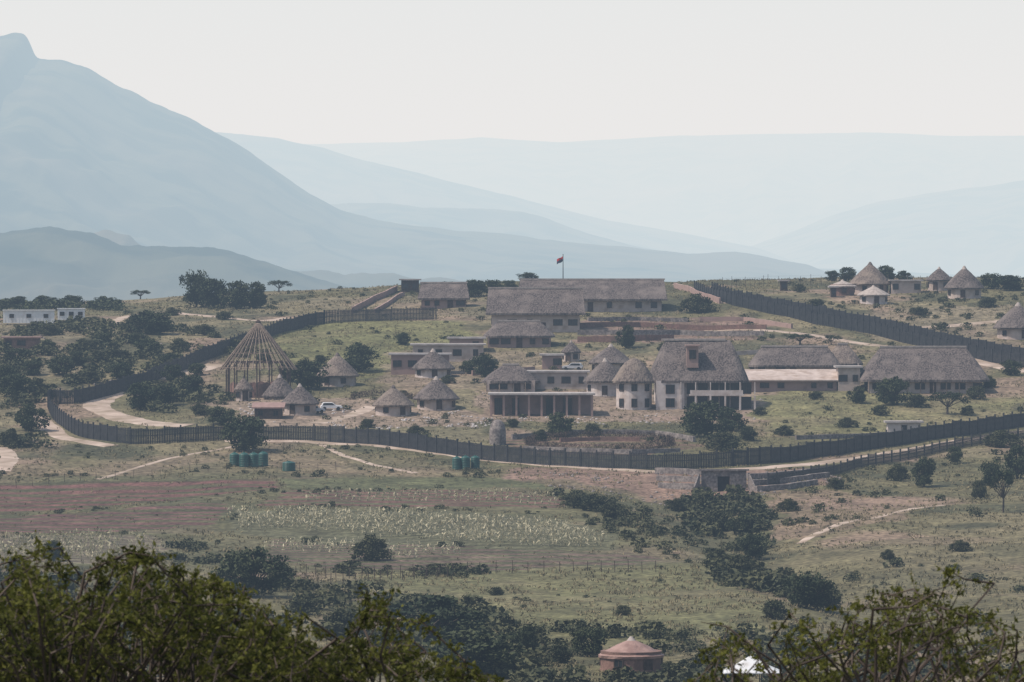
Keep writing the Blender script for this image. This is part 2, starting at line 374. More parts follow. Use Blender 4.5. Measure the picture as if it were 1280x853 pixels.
road('footpath',[(1000,680),(1050,655),(1120,640),(1180,632)],1.8)
road('dirt_road',[(0,560),(15,572),(0,590)],4)
# ------------------------------------------------------------------ fences and walls
def pali(name,pts,h=2.6,sp=.3,sw=.24):
    P=resample(smoothline(np.array(GL(pts))[:,:2],2),sp)
    z=Z(P[:,0],P[:,1]);V=[];Fc=[]
    T=np.gradient(P,axis=0);T/=np.linalg.norm(T,axis=1)[:,None]+1e-9
    def boxes(C,T,zb,zt,hw,ht):
        N=np.stack([-T[:,1],T[:,0]],1);vs_=[]
        for zz in(zb,zt):
            for a,b2 in((-1,-1),(1,-1),(1,1),(-1,1)):
                q=C+T*a*hw+N*b2*ht;vs_.append(np.stack([q[:,0],q[:,1],zz],1))
        V_=np.stack(vs_,1).reshape(-1,3);n=len(C)
        f=np.array([(4,5,6,7),(0,1,5,4),(1,2,6,5),(2,3,7,6),(3,0,4,7)])
        F_=(np.arange(n)[:,None,None]*8+f[None]).reshape(-1,4);return V_,F_
    pan=RNG.normal(0,.12,len(P)//10+2)
    hh=h+RNG.normal(0,.03,len(P))+pan[np.arange(len(P))//10]
    off=0
    lev=np.array([z[max(0,i-i%10)] for i in range(len(P))])
    for C,TT,zb,zt,hw,ht in((P,T,z-.3,lev*.6+z*.4+hh,sw/2,.025),(P[::10],T[::10],z[::10]-.5,z[::10]+h+.4,.12,.12)):
        a,b2=boxes(C,TT,zb,zt,hw,ht);V.append(a);Fc.append(b2+off);off+=len(a)
    mid=(P[:-1]+P[1:])/2;zm=(z[:-1]+z[1:])/2;Tm=T[:-1]
    for q in(.35,h*.55,h-.35):
        N=np.stack([-Tm[:,1],Tm[:,0]],1)
        a,b2=boxes(mid+N*.06,Tm,zm+q-.06,zm+q+.06,np.full((len(mid),1),sp/2+.01),.03);V.append(a);Fc.append(b2+off);off+=len(a)
    addobj(name,np_mesh(name,np.vstack(V),np.vstack(Fc),[M['steel']]))
    for p in P[::8]: blocked.append((p[0],p[1],1.2))
pali('palisade_fence',[(545,400),(500,401),(430,403),(392,406),(352,416),(318,430),(285,441),(232,462),(175,485),(120,500),(88,507),(58,504),(62,520),(85,540),(110,549),(150,556),(200,555),(300,550),(400,551),(480,557),(560,570),(650,580),(750,586),(850,588),(950,582),(1050,569),(1150,552),(1290,532)],2.8)
pali('palisade_fence',[(868,366),(900,379),(950,390),(1000,400),(1060,413),(1110,424),(1170,438),(1230,452),(1300,462)],2.5)
pali('palisade_fence',[(890,366),(930,379),(1000,391),(1070,404),(1130,418),(1200,434),(1300,452)],2.2)
pali('palisade_fence',[(960,608),(1030,596),(1090,582),(1150,572),(1210,558),(1300,545)],1.8,.34,.18)
def wirefence(name,pts,h=1.5,sp=3,r=.07,mat='frame',wires=3):
    P=resample(np.array(GL(pts))[:,:2],sp);mb=MB();z=Z(P[:,0],P[:,1])
    for i,(p,zz) in enumerate(zip(P,z)):
        hh=h*random.uniform(.85,1.15);mb.tube((p[0],p[1],zz-.3),(p[0]+random.uniform(-.12,.12),p[1],zz+hh),r,r*.8,5)
        if i:
            for k in range(wires):
                q=h*(.35+.3*k);mb.tube((P[i-1][0],P[i-1][1],z[i-1]+q),(p[0],p[1],zz+q),.012,.012,3)
    mb.obj(name,M[mat])
wirefence('post_fence',[(345,718),(420,724),(500,722),(600,718),(700,716),(820,716)],1.6,1.9,.06)
wirefence('post_fence',[(350,735),(460,728),(560,722)],1.4,2.5,.06)
wirefence('post_fence',[(880,366),(960,358),(1040,356),(1110,358)],2.6,3,.06,'frame')
wirefence('post_fence',[(1110,358),(1200,362),(1290,360)],2.6,3,.06,'frame')
wirefence('post_fence',[(0,612),(120,600),(260,590),(420,588)],1.4,3,.05)
def wall(name,pts,h,th,mat,sm=0):
    P=np.array(GL(pts))[:,:2]
    if sm: P=smoothline(P,sm)
    P=resample(P,1.5);T=np.gradient(P,axis=0);T/=np.linalg.norm(T,axis=1)[:,None]+1e-9;N=np.stack([-T[:,1],T[:,0]],1)
    z=Z(P[:,0],P[:,1]);zz=np.convolve(np.pad(z,3,mode='edge'),np.ones(7)/7,'valid')+h+RNG.normal(0,.03,len(z))
    r=[np.column_stack([P-N*th/2,z-1.5]),np.column_stack([P-N*th/2,zz]),np.column_stack([P+N*th/2,zz]),np.column_stack([P+N*th/2,z-1.5])]
    V=np.stack(r,1);n=len(P);I=np.arange(n*4).reshape(n,4);Q=[]
    for a in range(4):
        b2=(a+1)%4;Q.append(np.stack([I[:-1,a],I[1:,a],I[1:,b2],I[:-1,b2]],1))
    Q=np.vstack(Q+[I[:1],I[-1:,::-1]])
    addobj(name,np_mesh(name,V.reshape(-1,3),Q,[M[mat]]))
wall('retaining_wall',[(722,428),(780,428),(842,426)],1.3,.5,'brick')
wall('retaining_wall',[(722,419),(780,419),(850,419),(955,420)],1.1,.5,'stone')
wall('retaining_wall',[(724,410),(800,409),(900,413),(958,412)],1.1,.5,'brick')
wall('retaining_wall',[(735,402),(800,401),(860,403)],.9,.5,'stone')
wall('retaining_wall',[(875,402),(930,402),(990,411)],1.0,.5,'pink')
wall('boundary_wall',[(440,392),(455,384),(480,372),(496,364)],1.4,.4,'pink')
wall('boundary_wall',[(468,392),(485,382),(505,370)],1.0,.4,'pink')
wall('boundary_wall',[(843,360),(870,370),(900,380)],1.3,.4,'pink')
wall('boundary_wall',[(878,446),(930,444),(1000,440)],.9,.4,'plaster')
wall('boundary_wall',[(590,470),(640,466),(668,464)],1.0,.4,'pink')
wall('stone_wall',[(820,592),(880,594),(935,600),(1000,595),(1045,590)],1.0,.8,'stone')
wall('stone_wall',[(822,601),(880,603)],.9,.8,'stone')
wall('stone_wall',[(824,610),(876,612)],.9,.8,'stone')
wall('stone_wall',[(938,608),(985,604),(1035,597)],.9,.8,'stone')
wall('stone_wall',[(945,615),(985,612),(1020,606)],.9,.8,'stone')
wall('boundary_wall',[(995,550),(1060,548),(1110,545)],.8,.5,'stone')
wall('kraal_wall',[(640,550),(690,545),(760,543),(820,544),(868,553)],.9,.5,'stone')
wall('kraal_wall',[(655,563),(720,566),(790,568),(850,566)],.8,.5,'stone')
wall('kraal_wall',[(700,553),(750,551),(800,552)],.7,.5,'brick')
def brush(name,pts,h,n,w=.8):
    P=resample(smoothline(np.array(GL(pts))[:,:2]),.5);idx=RNG.integers(0,len(P),n)
    C=P[idx]+RNG.normal(0,w*.4,(n,2));z=Z(C[:,0],C[:,1])+RNG.uniform(0,h,n)
    Vv,Ff=leaves(np.column_stack([C,z]),RNG.uniform(.2,.5,n),RNG,.12,1)
    addobj(name,np_mesh(name,Vv,Ff,[M['frame']]))
brush('brush_fence',[(660+90*(1-math.cos(a)),556-8*math.sin(a)) for a in np.linspace(0,math.pi*2,30)],1.3,5000)
brush('brush_fence',[(440,500),(470,494),(520,500)],1.2,1200)
# ------------------------------------------------------------------ buildings
def opening(fr,gl,x,y,z,w,h,rot=0,ox=0,oy=0,bars=1):
    gl.box(x,y,z,w,.06,h,rot,ox,oy)
    for s_ in(-1,1):
        fr.box(x+s_*(w/2+.04),y,z,.1,.18,h+.2,rot,ox,oy)
    fr.box(x,y,z+h/2+.05,w-.02,.17,.1,rot,ox,oy);fr.box(x,y,z-h/2-.05,w-.02,.2,.1,rot,ox,oy)
    for k in range(bars): fr.box(x-w/2+w*(k+1)/(bars+1),y,z,.06,.12,h-.02,rot,ox,oy)
def rondavel(u,vb,rw,ve,va,wall_='plaster',th='thatch',name='thatched_rondavel',wr=.82,capw=.07):
    x,y,z=G(u,vb);s=y/F;R=rw*s/2;r=R*wr;y+=r;s=y/F
    wh=(vb-ve)*s;rh=(ve-va)*s
    g=group(name,(x,y,z),random.uniform(-.4,.4))
    w=MB();w.lathe([(r*1.03,-1.5),(r*1.03,.25),(r,.26),(r,wh+R*.12)],32);w.obj('walls',M[wall_],g)
    ro=MB();pr=[(r*.9,-.05),(R*.98,-.28),(R,0)];n=9
    for k in range(1,n+1):
        t=k/n;pr.append((R*(1-t)+.02,rh*(t+.05*math.sin(math.pi*t))))
    ro.lathe([(a,b2+wh) for a,b2 in pr],36,jit=.035);ro.obj('roof',M[th],g)
    c=MB();c.lathe([(R*capw*2.2,wh+rh*(1-capw*2)),(R*capw*1.5,wh+rh*(1-capw)+.08),(R*.04,wh+rh+.25)],14);c.obj('ridge_cap',M['cap' if th!='thatch_new' else 'thatch'],g)
    fr=MB();gl=MB();dh=min(2.05,wh*.9)
    fr2=MB()
    a0=random.uniform(-.5,.5)
    opening(fr,fr2,0,-r,dh/2,.95,dh,a0,bars=0);fr2.obj('door',M['frame'],g)
    for a in(a0-1.0,a0+.95,a0+2.5,a0-2.4): opening(fr,gl,0,-r,wh*.55,.95,min(1.0,wh*.4),a)
    fr.obj('frames',M['frame'],g);gl.obj('windows',M['glass'],g);blocked.append((x,y,R+.5));return g
for i_,a in enumerate([(421,484,56,470,443),(349,500,46,496,470),(374,520,49,505,482),(491,521,54,507,484),(545,514,59,499,473),
          (541,473,55,461,438,'white'),(304,502,24,487,472),(714,453,25,440,427),(764,468,57,454,432),
          (692,412,26,404,395),(1175,364,34,350,335),(1207,374,51,360,334),(1089,368,54,355,329),(1275,425,64,410,380),(1093,381,42,369,358,'white')]):
    if a[0]==1093: rondavel(*a,th='cap')
    else: rondavel(*a,**({'th':'thatch_new'} if i_%3==0 and len(a)==5 else {}))
rondavel(757,496,57,477,450,'white');rondavel(1054,370,36,358,351,'brick','cap')
rondavel(790,842,83,822,802,'brick','roofmetal','brick_rondavel',.93,.07)
def house(name,u0,u1,vb,ve,vr,ru0,ru1,depth,wallm='plaster',th='thatch',over=1.0,cr=1.5,rot=0,wins=None,gable=False,veranda=False,storeys=1,capm='cap'):
    uc=(u0+u1)/2;x,y,z=G(uc,vb);s=y/F;W=(u1-u0)*s;wh=(vb-ve)*s;zr=wh+(ve-vr)*(y+depth/2)/F
    rw=(ru1-ru0)*s;rx=((ru0+ru1)/2-uc)*s
    g=group(name,(x,y,z),rot)
    w=MB();iw=W-2*over;w.box(0,depth/2,(wh+.1)/2-.9,iw,depth,wh+.1+1.8)
    if gable:
        for sx in(-1,1):
            xx=sx*(iw/2-.15)
            w.add([(xx-.15,0.01,wh),(xx+.15,0.01,wh),(xx+.15,depth-.01,wh),(xx-.15,depth-.01,wh),(xx-.15,depth/2,zr-.6),(xx+.15,depth/2,zr-.6)],[(0,1,5,4),(2,3,4,5),(0,4,3),(1,2,5),(0,3,2,1)])
    w.obj('walls',M[wallm],g)
    r=MB();r.roof(W,depth+2*over,rw,wh,zr,0,depth/2,cr if not gable else .15,.4,jit=.14);r.obj('roof',M[th],g)
    c=MB();c.box(rx if gable else 0,depth/2,zr+.06,rw+.5,.9,.36);c.obj('ridge_cap',M[capm],g)
    fr=MB();gl=MB();dr=MB();n=wins or max(2,int(iw/3.6))
    for st in range(storeys):
        sh=wh/storeys
        for i in range(n):
            xx=-iw/2+iw*(i+.5)/n+random.uniform(-.5,.5)
            if i==n//2 and st==0: opening(fr,dr,xx,0,min(2.1,sh*.85)/2,1.1,min(2.1,sh*.85),bars=0)
            elif random.random()<.8: opening(fr,gl,xx,0,st*sh+sh*.52,random.choice((1.0,1.3,1.9)),min(1.2,sh*.4))
    for sx in(-1,1):
        for k in range(max(1,int(depth/4))):
            opening(fr,gl,(k+.5)*4-depth/2 ,-iw/2,wh*.55,1.2,min(1.2,wh*.45),sx*math.pi/2,0,depth/2)
    fr.obj('frames',M['frame'],g);gl.obj('windows',M['glass'],g);dr.obj('door',M['frame'],g)
    if veranda:
        p=MB()
        for i in range(int(iw/2.6)+1): p.tube((-iw/2+i*2.6,-over*.7,-1),(-iw/2+i*2.6,-over*.7,wh-.2),.13,.12,8)
        p.obj('posts',M['pole'],g)
    for k in range(int(W/4)+1): blocked.append((x-W/2+k*4,y+depth/2,depth/2+2))
    return g,W,wh,zr
house('thatched_hall',647,834,390,374,350,650,831,16,'plaster',cr=.3,gable=True,over=1.3,wins=9)
g,W,wh,zr=house('thatched_hall',607,732,416,392,361,611,729,13,'plaster',gable=True,over=1.3,wins=6)
house('thatched_house',522,587,386,373,354,526,583,11,'pink',gable=True,over=.9,wins=4)
house('thatched_house',604,694,435,420,402,626,676,9,'pink',cr=3.5,wins=5)
house('thatched_house',602,675,491,477,457,630,648,9,'plaster',cr=4.5,wins=4,veranda=True)
house('thatched_house',937,1052,468,457,434,955,1036,9,'plaster',cr=2.5,wins=5)
house('thatched_house',1030,1080,466,455,431,1046,1056,9,'plaster',cr=4,wins=3,th='thatch_new')
house('thatched_house',1076,1238,492,475,435,1102,1208,14,'plaster',cr=3,wins=8,veranda=True,over=1.6)
# main house
x,y,z=G(874,512);s=y/F;g=group('thatched_manor',(x,y,z),0)
wh=36*s;zr=wh+50*s;Wd=126*s;dp=15.
w=MB();w.box(0,dp/2+2.2,wh/2-.9,Wd-3,dp,wh+1.9);w.box(-Wd/2+4.2,1.2,wh/2-.8,5.5,2.6,wh+1.5);w.obj('walls',M['white'],g)
r=MB();r.roof(Wd,dp+3,(905-824)*s,wh,zr,0,dp/2+1.2,3.5,.45,rings=10,belly=.18,jit=.16);r.obj('roof',M['thatch'],g)
c=MB();c.box(-.8,dp/2+1.2,zr+.08,(905-824)*s,1.1,.4);c.obj('ridge_cap',M['cap'],g)
dm=MB();dx=(866-874)*s
dm.box(dx,3.2,wh+4.6,2.3,3.6,4.2);dm.box(dx,3.0,wh+6.85,2.9,4.3,.28);dm.obj('dormer',M['pink'],g)
fr=MB();gl=MB();opening(fr,gl,dx,1.37,wh+5.1,1.2,1.6)
for i in range(6):
    xx=-Wd/2+8.5+i*2.15
    opening(fr,gl,xx,2.18,wh*.73,1.75,2.1);opening(fr,gl,xx,2.18,1.25,1.75,2.2,bars=0)  # windows enlarged as dark panes, also standing for the shaded recesses
opening(fr,gl,-Wd/2+4.2,-.12,wh*.7,1.6,1.6);opening(fr,gl,-Wd/2+4.2,-.12,1.3,1.6,1.6)
fr.obj('frames',M['frame'],g);gl.obj('windows',M['glass'],g)
bl=MB();bl.box(3.4,.9,wh*.5,Wd-9,2.6,.28);
for i in range(6): bl.box(-3.6+i*2.9,-.25,wh*.25-.6,.35,.35,wh*.5+.9);
for i in range(6): bl.box(-3.6+i*2.9,-.25,wh*.75-.05,.22,.22,wh*.5-.5)
bl.box(3.4,-.33,wh*.5+.55,Wd-9.4,.1,.8);bl.obj('balcony',M['white'],g)
for k in range(6): blocked.append((x-10+k*4,y+7,9))
x2,y2,z2=G(793,513);s=y2/F;g2=group('thatched_round_wing',(x2,y2+3.6,z2),0)
w=MB();w.lathe([(3.5,-1.5),(3.5,37*s)],30);w.obj('walls',M['white'],g2)
ro=MB();ro.lathe([(3.2,36*s-.05),(4.3,36*s-.35),(4.4,36*s),(3.5,36*s+1.3),(2.7,36*s+2.5),(1.9,36*s+3.5),(.8,36*s+4.3),(.1,36*s+4.5)],32,jit=.03);ro.obj('roof',M['thatch_new'],g2)
fr=MB();gl=MB()
for a in(-.8,0,.8):
    opening(fr,gl,0,-3.5,4.4,1.0,1.2,a);opening(fr,gl,0,-3.5,1.4,1.0,1.5,a)
fr.obj('frames',M['frame'],g2);gl.obj('windows',M['glass'],g2)
def flat(name,u0,u1,vb,vt,depth,wallm='pink',slab=.35,over=.5,cols=0,n=None,roofm='slab',rot=0,recess=0,lean=0):
    uc=(u0+u1)/2;x,y,z=G(uc,vb);s=y/F;W=(u1-u0)*s;h=(vb-vt)*s-lean
    g=group(name,(x,y,z),rot);w=MB();w.box(0,depth/2+recess,(h-slab)/2-.8,W-.6,depth-recess,h-slab+1.6);w.obj('walls',M[wallm],g)
    r=MB()
    if lean:
        a=W/2+over/2;r.add([(-a,-over,h-slab),(a,-over,h-slab),(a,-over,h),(-a,-over,h),(-a,depth+over,h-slab+lean),(a,depth+over,h-slab+lean),(a,depth+over,h+lean),(-a,depth+over,h+lean)],[(0,1,2,3),(3,2,6,7),(4,7,6,5),(0,4,5,1),(1,5,6,2),(0,3,7,4)])
    else: r.box(0,depth/2,h-slab/2+.012,W+over,depth+over*2,slab)
    r.obj('roof',M[roofm],g)
    fr=MB();gl=MB();n=n or max(1,int(W/3.3))
    for i in range(n):
        xx=-W/2+W*(i+.5)/n;hh=min(1.2,(h-slab)*.45)
        if recess:
            if i not in(2,5): opening(fr,gl,xx,recess,(h-slab)*.45,W/n*random.uniform(.35,.6),(h-slab)*random.choice((.5,.75)))
        elif random.random()<.8: opening(fr,gl,xx,0,(h-slab)*.55,random.choice((.9,1.2,1.7)),hh)
    fr.obj('frames',M['frame'],g);gl.obj('windows',M['glass'],g)
    if cols:
        c=MB()
        for i in range(cols): c.box(-W/2+.3+(W-.6)*i/(cols-1),.1,(h-slab)/2-.7,.4,.4,h-slab+1.4)
        c.obj('columns',M[wallm],g)
    for k in range(int(W/4)+1): blocked.append((x-W/2+k*4,y+depth/2,depth/2+1.5))
flat('flat_roofed_hall',612,742,521,492,9,'pink',cols=9,recess=2.2,over=.6)
flat('flat_roofed_house',487,563,468,442,7,'pink',n=4)
flat('flat_roofed_house',514,606,452,430,7,'plaster',n=4)
flat('flat_roofed_house',560,606,440,422,6,'pink',n=2)
flat('flat_roofed_house',660,736,487,464,7,'plaster',n=4)
flat('flat_roofed_house',676,704,462,443,6,'pink',n=2)
flat('lean_to_shed',925,1048,489,463,7,'pink',n=6,over=.9,lean=2.0,slab=.25,roofm='plaster')
flat('flat_roofed_house',1046,1077,489,458,7,'plaster',n=2)
flat('flat_roofed_house',1113,1153,367,350,7,'plaster',n=3)
flat('watch_tower',500,525,366,349,4,'frame',n=2,roofm='slab')
flat('brick_shack',3,50,436,421,5,'brick',n=3,roofm='roofmetal')
flat('pump_house',1108,1153,543,527,4,'white',n=1)
flat('timber_shed',316,354,524,504,5,'frame',n=2,roofm='roofmetal',slab=.25,lean=.8)
flat('guard_hut',1037,1047,372,358,3,'frame',n=1)
flat('guard_hut',974,986,364,350,3,'frame',n=1)
def cabin(u0,u1,vb,vt):
    x,y,z=G((u0+u1)/2,vb);s=y/F;W=(u1-u0)*s;h=(vb-vt)*s
    g=group('portable_cabin',(x,y,z),.08);w=MB();w.box(0,1.6,h/2+.1,W,3.2,h-.45)
    for i in range(int(W/.8)): w.box(-W/2+.4+i*.8,-.0,h/2+.1,.08,.06,h-.5)
    w.obj('walls',M['cabin'],g);r=MB();r.box(0,1.6,h-.03,W+.3,3.6,.18);r.obj('roof',M['cabin'],g)
    fr=MB();gl=MB()
    for i in range(3): opening(fr,gl,-W/2+W*(i+.5)/3,-.01,h*.6,.9,.7)
    fr.obj('frames',M['frame'],g);gl.obj('windows',M['glass'],g)
    f=MB()
    for a in(-.42,0,.42): f.box(W*a,1.6,-.4,.3,2.8,1.2)
    f.obj('supports',M['stone'],g);blocked.append((x,y+1.5,W/2+1))
cabin(4,68,406,388);cabin(72,106,402,386)
# unfinished roof frame
x,y,z=G(321,498);s=y/F;R=49*s;y+=R*.8;g=group('rondavel_roof_frame',(x,y,z))
p=MB();zE=36*s;za=zE+56*s
for i in range(30):
    a=2*math.pi*i/30;p.tube((R*math.cos(a),R*math.sin(a),zE-.2),(.35*math.cos(a),.35*math.sin(a),za+.35),.12,.09,5)
for t in(.03,.35,.68):
    rr=R*(1-t)+.05
    for i in range(32):
        a=2*math.pi*i/32;b2=2*math.pi*(i+1)/32;p.tube((rr*math.cos(a),rr*math.sin(a),zE+(za-zE)*t),(rr*math.cos(b2),rr*math.sin(b2),zE+(za-zE)*t),.05,.05,4)
p.obj('rafters',M['pole'],g)
q=MB()
for i in range(16):
    a=2*math.pi*i/16;q.tube((R*.82*math.cos(a),R*.82*math.sin(a),-1.5),(R*.82*math.cos(a),R*.82*math.sin(a),zE+1.6),.17,.15,6)
    b2=2*math.pi*(i+1)/16;q.tube((R*.82*math.cos(a),R*.82*math.sin(a),zE+1.3),(R*.82*math.cos(b2),R*.82*math.sin(b2),zE+1.3),.14,.14,5)
q.obj('posts',M['frame'],g)
w=MB();n=30;v=[];f=[]
for i in range(n+1):
    a=-2.9+4.6*i/n
    for rr,zz in((R*.74,-1.2),(R*.74,2.6+.3*(i%3)),(R*.7,2.6+.3*(i%3)),(R*.7,-1.2)): v.append((rr*math.cos(a),rr*math.sin(a),zz))
for i in range(n):
    for k in range(3): f.append((i*4+k,i*4+k+4,i*4+k+5,i*4+k+1))
w.add(v,f);w.obj('walls',M['brick'],g)
c=MB();c.lathe([(.5,za+.2),(.6,za+.5),(.1,za+.9)],10);c.obj('crown',M['frame'],g);blocked.append((x,y,R))
# beehive granary
x,y,z=G(622,557);s=y/F;mb=MB();R=10.5*s;H=32*s
mb.lathe([(R*.95,-1),(R,.3),(R,H*.45),(R*.96,H*.62),(R*.82,H*.8),(R*.55,H*.93),(R*.2,H*.99),(.05,H)],24,jit=.02);mb.box(0,-R-.02,.8,.8,.3,1.5)
mb.obj('beehive_granary',M['stone'],None,(x,y+R,z))
def tank(u,vb,vt,w):
    x,y,z=G(u,vb);s=y/F;R=w*s/2;H=(vb-vt)*s;pr=[(R,-.3)]
    for k in range(7):
        a=H*.85*k/7;b2=H*.85/7;pr+= [(R,a+.02),(R*1.04,a+b2*.3),(R*1.04,a+b2*.7),(R,a+b2*.95)]
    pr+=[(R*.95,H*.88),(R*.5,H*.97),(R*.22,H),(R*.22,H*1.05),(.05,H*1.05)]
    mb=MB();mb.lathe(pr,20);mb.obj('water_tank',M['tank'],None,(x,y,z))
for u,vb,vt,w in[(293,583,566,12),(305,584,566,12),(317,584,566,12),(329,583,565,12),(361,589,577,16),(571,587,571,11),(582,587,570,11),(594,586,570,11)]: tank(u,vb,vt,w)
# culvert / bunker entrance
x,y,z=G(905,615);s=y/F;g=group('culvert_portal',(x,y,z));W=60*s;h=26*s
w=MB();w.box(-W*.3,.4,h/2-.5,W*.34,.5,h+1);w.box(W*.3,.4,h/2-.5,W*.34,.5,h+1);w.box(0,.4,h*.86,W*.26,.5,h*.28)
for sx in(-1,1):
    w.add([(sx*W*.5,.1,-.8),(sx*W*.5,.1,h*.9),(sx*W*.62,-3.2,h*.25),(sx*W*.62,-3.2,-.8),(sx*W*.53,.1,-.8),(sx*W*.53,.1,h*.9),(sx*W*.65,-3.2,h*.25),(sx*W*.65,-3.2,-.8)],[(0,1,2,3),(4,7,6,5),(1,5,6,2),(0,3,7,4),(2,6,7,3),(0,4,5,1)])
w.box(0,.3,h+.12,W*1.05,1.2,.3);w.obj('walls',M['stone'],g)
d=MB();d.box(0,1.2,h*.36,W*.25,1.4,h*.72);d.obj('opening_shade',M['dark'],g);blocked.append((x,y,5))  # near-black block stands for the shade inside the portal
# flag
x,y,z=G(704,352);y+=4;z=float(Z(x,y));s=y/F;H=34*s;g=group('flagpole',(x,y,z));mb=MB();mb.tube((0,0,-.3),(0,0,H),.13,.08,8);mb.lathe([(.05,H),(.15,H+.1),(.02,H+.25)],8);mb.obj('pole',M['steel'],g)
for nm,a,b2,mt in(('flag_top',0,.45,'flagred'),('flag_bottom',.45,1,'flagdark')):
    fm=MB();v=[];f=[];n=12
    for j in(0,1):
        for i in range(n+1):
            t=i/n;tz=(a,b2)[j];v.append((-.1-t*1.5,.25*math.sin(t*7+tz),H-.3-tz*1.3-t*.9-.1*math.sin(t*6)))
    for i in range(n): f.append((i,i+1,n+2+i,n+1+i))
    fm.add(v,f);fm.obj(nm,M[mt],g)
def car(u,v,rot,mat,name='parked_car'):
    x,y,z=G(u,v);g=group(name,(x,y,z+.02),rot)
    prof=[(-2.1,.35),(-2.15,.8),(-1.9,.95),(-1.75,1.35),(-1.5,1.5),(.2,1.5),(.9,1.0),(1.9,.88),(2.15,.7),(2.15,.35)]
    def ext(pr,hw,mb):
        v=[(a,-hw,b2) for a,b2 in pr]+[(a,hw,b2) for a,b2 in pr];n=len(pr)
        f=[tuple(range(n)),tuple(range(2*n-1,n-1,-1))]+[(i,n+i,n+(i+1)%n,(i+1)%n) for i in range(n)];mb.add(v,f)
    b=MB();ext(prof,.85,b);o=b.obj('body',M[mat],g);bv=o.modifiers.new('b','BEVEL');bv.width=.08;bv.segments=2
    gl=MB();ext([(-1.7,.98),(-1.58,1.32),(-1.4,1.4),(.1,1.4),(.65,1.0)],.87,gl);gl.box(.58,0,1.25,.06,1.4,.5);gl.obj('windows',M['glass'],g)
    t=MB()
    for wx in(-1.35,1.35):
        for wy in(-.8,.8): t.tube((wx,wy-.11,.34),(wx,wy+.11,.34),.34,.34,14);t.add([(wx+.33*math.cos(a),wy+(.12 if wy>0 else -.12),.34+.33*math.sin(a)) for a in np.linspace(0,6.283,14,endpoint=False)],[tuple(range(14))])
    t.obj('wheels',M['tyre'],g)
car(414,513,.1,'carwhite');car(716,463,3.0,'carsilver');car(392,517,.5,'carsilver')
# white tent roof (bottom right) 
x,y,z=G(941,868);s=y/F;g=group('marquee_tent',(x,y,z));mb=MB();mb.roof(74*s,5,.4,2.2,2.2+1.6,0,2.5,.3,.12,rings=5,belly=-.25,jit=0);mb.obj('canopy',M['cabin'],g)
mb=MB()
for a in(-.45,-.15,.15,.45):
    for yy in(.2,4.8): mb.tube((74*s*a,yy,-.5),(74*s*a,yy,2.15),.05,.05,6)
mb.obj('poles',M['steel'],g)
# ------------------------------------------------------------------ vegetation
def tree_arrays(seed,H,W,kind,nc=40,nl=60,ls=.2):
    r=np.random.default_rng(seed);Vs=[];Fs=[];mi=[];lv=[];off=0
    def addp(V_,F_,m_,l_):
        nonlocal off
        Vs.append(V_);Fs.append(F_+off);mi.append(np.full(len(F_),m_));lv.append(np.full(len(V_),l_) if np.isscalar(l_) else l_);off+=len(V_)
    th=r.uniform(0,2*np.pi,nc);rr=np.sqrt(r.uniform(.02,1,nc))
    if kind=='umbrella':
        cz=H*(.84-.2*rr**2+r.uniform(-.1,.08,nc));R=W/2*.9;crv=(W*.085,H*.06)
    elif kind=='round':
        q=r.uniform(-1,1,nc);cz=H*(.52+.38*q);R=W/2*.86*np.sqrt(1-.75*np.abs(q)**2.2);crv=(W*.1,H*.09)
    else:
        q=r.uniform(0,1,nc);cz=H*(.12+.72*q);R=W/2*.88*np.sqrt(1-.8*q**2);crv=(W*.1,H*.1)
    lob=1+.28*np.sin(th*2+r.uniform(0,6))+.18*np.sin(th*3+r.uniform(0,6))
    C=np.stack([rr*R*np.cos(th)*lob,rr*R*np.sin(th)*lob,cz],1)
    fork=H*({'umbrella':.3,'round':.16}.get(kind,.08));lean=r.normal(0,.04*H,2)
    P0=np.array([0,0,-.4]);P1=np.array([lean[0],lean[1],fork]);tr=W*.026
    a,b_=tube(P0,P1,tr*1.3,tr,7);addp(a,b_,0,.5)
    for c in C[::2]:
        mid=P1+(c-P1)*.5+r.normal(0,.05*W,3)*np.array([1,1,.4]);mid[2]+=.04*H
        a,b_=tube(P1,mid,tr*.55,tr*.35,4);addp(a,b_,0,.5);a,b_=tube(mid,c,tr*.35,tr*.12,4);addp(a,b_,0,.5)
    for c in C:
        n=int(nl*r.uniform(.5,1.4));sc=r.uniform(.6,1.5)
        p=r.normal(size=(n,3));p/=np.linalg.norm(p,axis=1)[:,None];p*=r.uniform(.25,1,(n,1))**.6
        p=c+p*np.array([crv[0],crv[0],crv[1]])*sc*1.25
        p[:,2]=np.maximum(p[:,2],.05*H)
        a,b_=leaves(p,r.uniform(.6,1.2,n)*ls,r,.65)
        addp(a,b_,1,np.repeat(np.clip(r.uniform(0,.65)+r.uniform(-.12,.12,n),0,1),4))
    return np.vstack(Vs),np.vstack(Fs),np.concatenate(mi),np.concatenate(lv)
TM={}
for kind,nv in(('umbrella',4),('round',6),('shrub',4)):
    for k in range(nv):
        V_,F_,mi,lv=tree_arrays(100+k*7+len(kind),6,7.5,kind,*( (34,55,.2) if kind=='umbrella' else (64,64,.25)))
        TM.setdefault(kind,[]).append(np_mesh('foliage_'+kind,V_,F_,[M['bark'],M['leaf'] if kind!='shrub' else M['shrubleaf']],mi,attrs={'lv':lv}))
NM={'umbrella':'acacia_tree','round':'bushy_tree','shrub':'shrub'}
def tree(u,v,w,h,kind='round'):
    x,y,z=G(u,v);s=y/F;W=w*s;H=h*s;y+=W*.2;z=float(Z(x,y))
    o=addobj(NM[kind],random.choice(TM[kind]),(x,y,z-.1),random.uniform(0,6.28),None,(W/7.5,W/7.5,H/6))
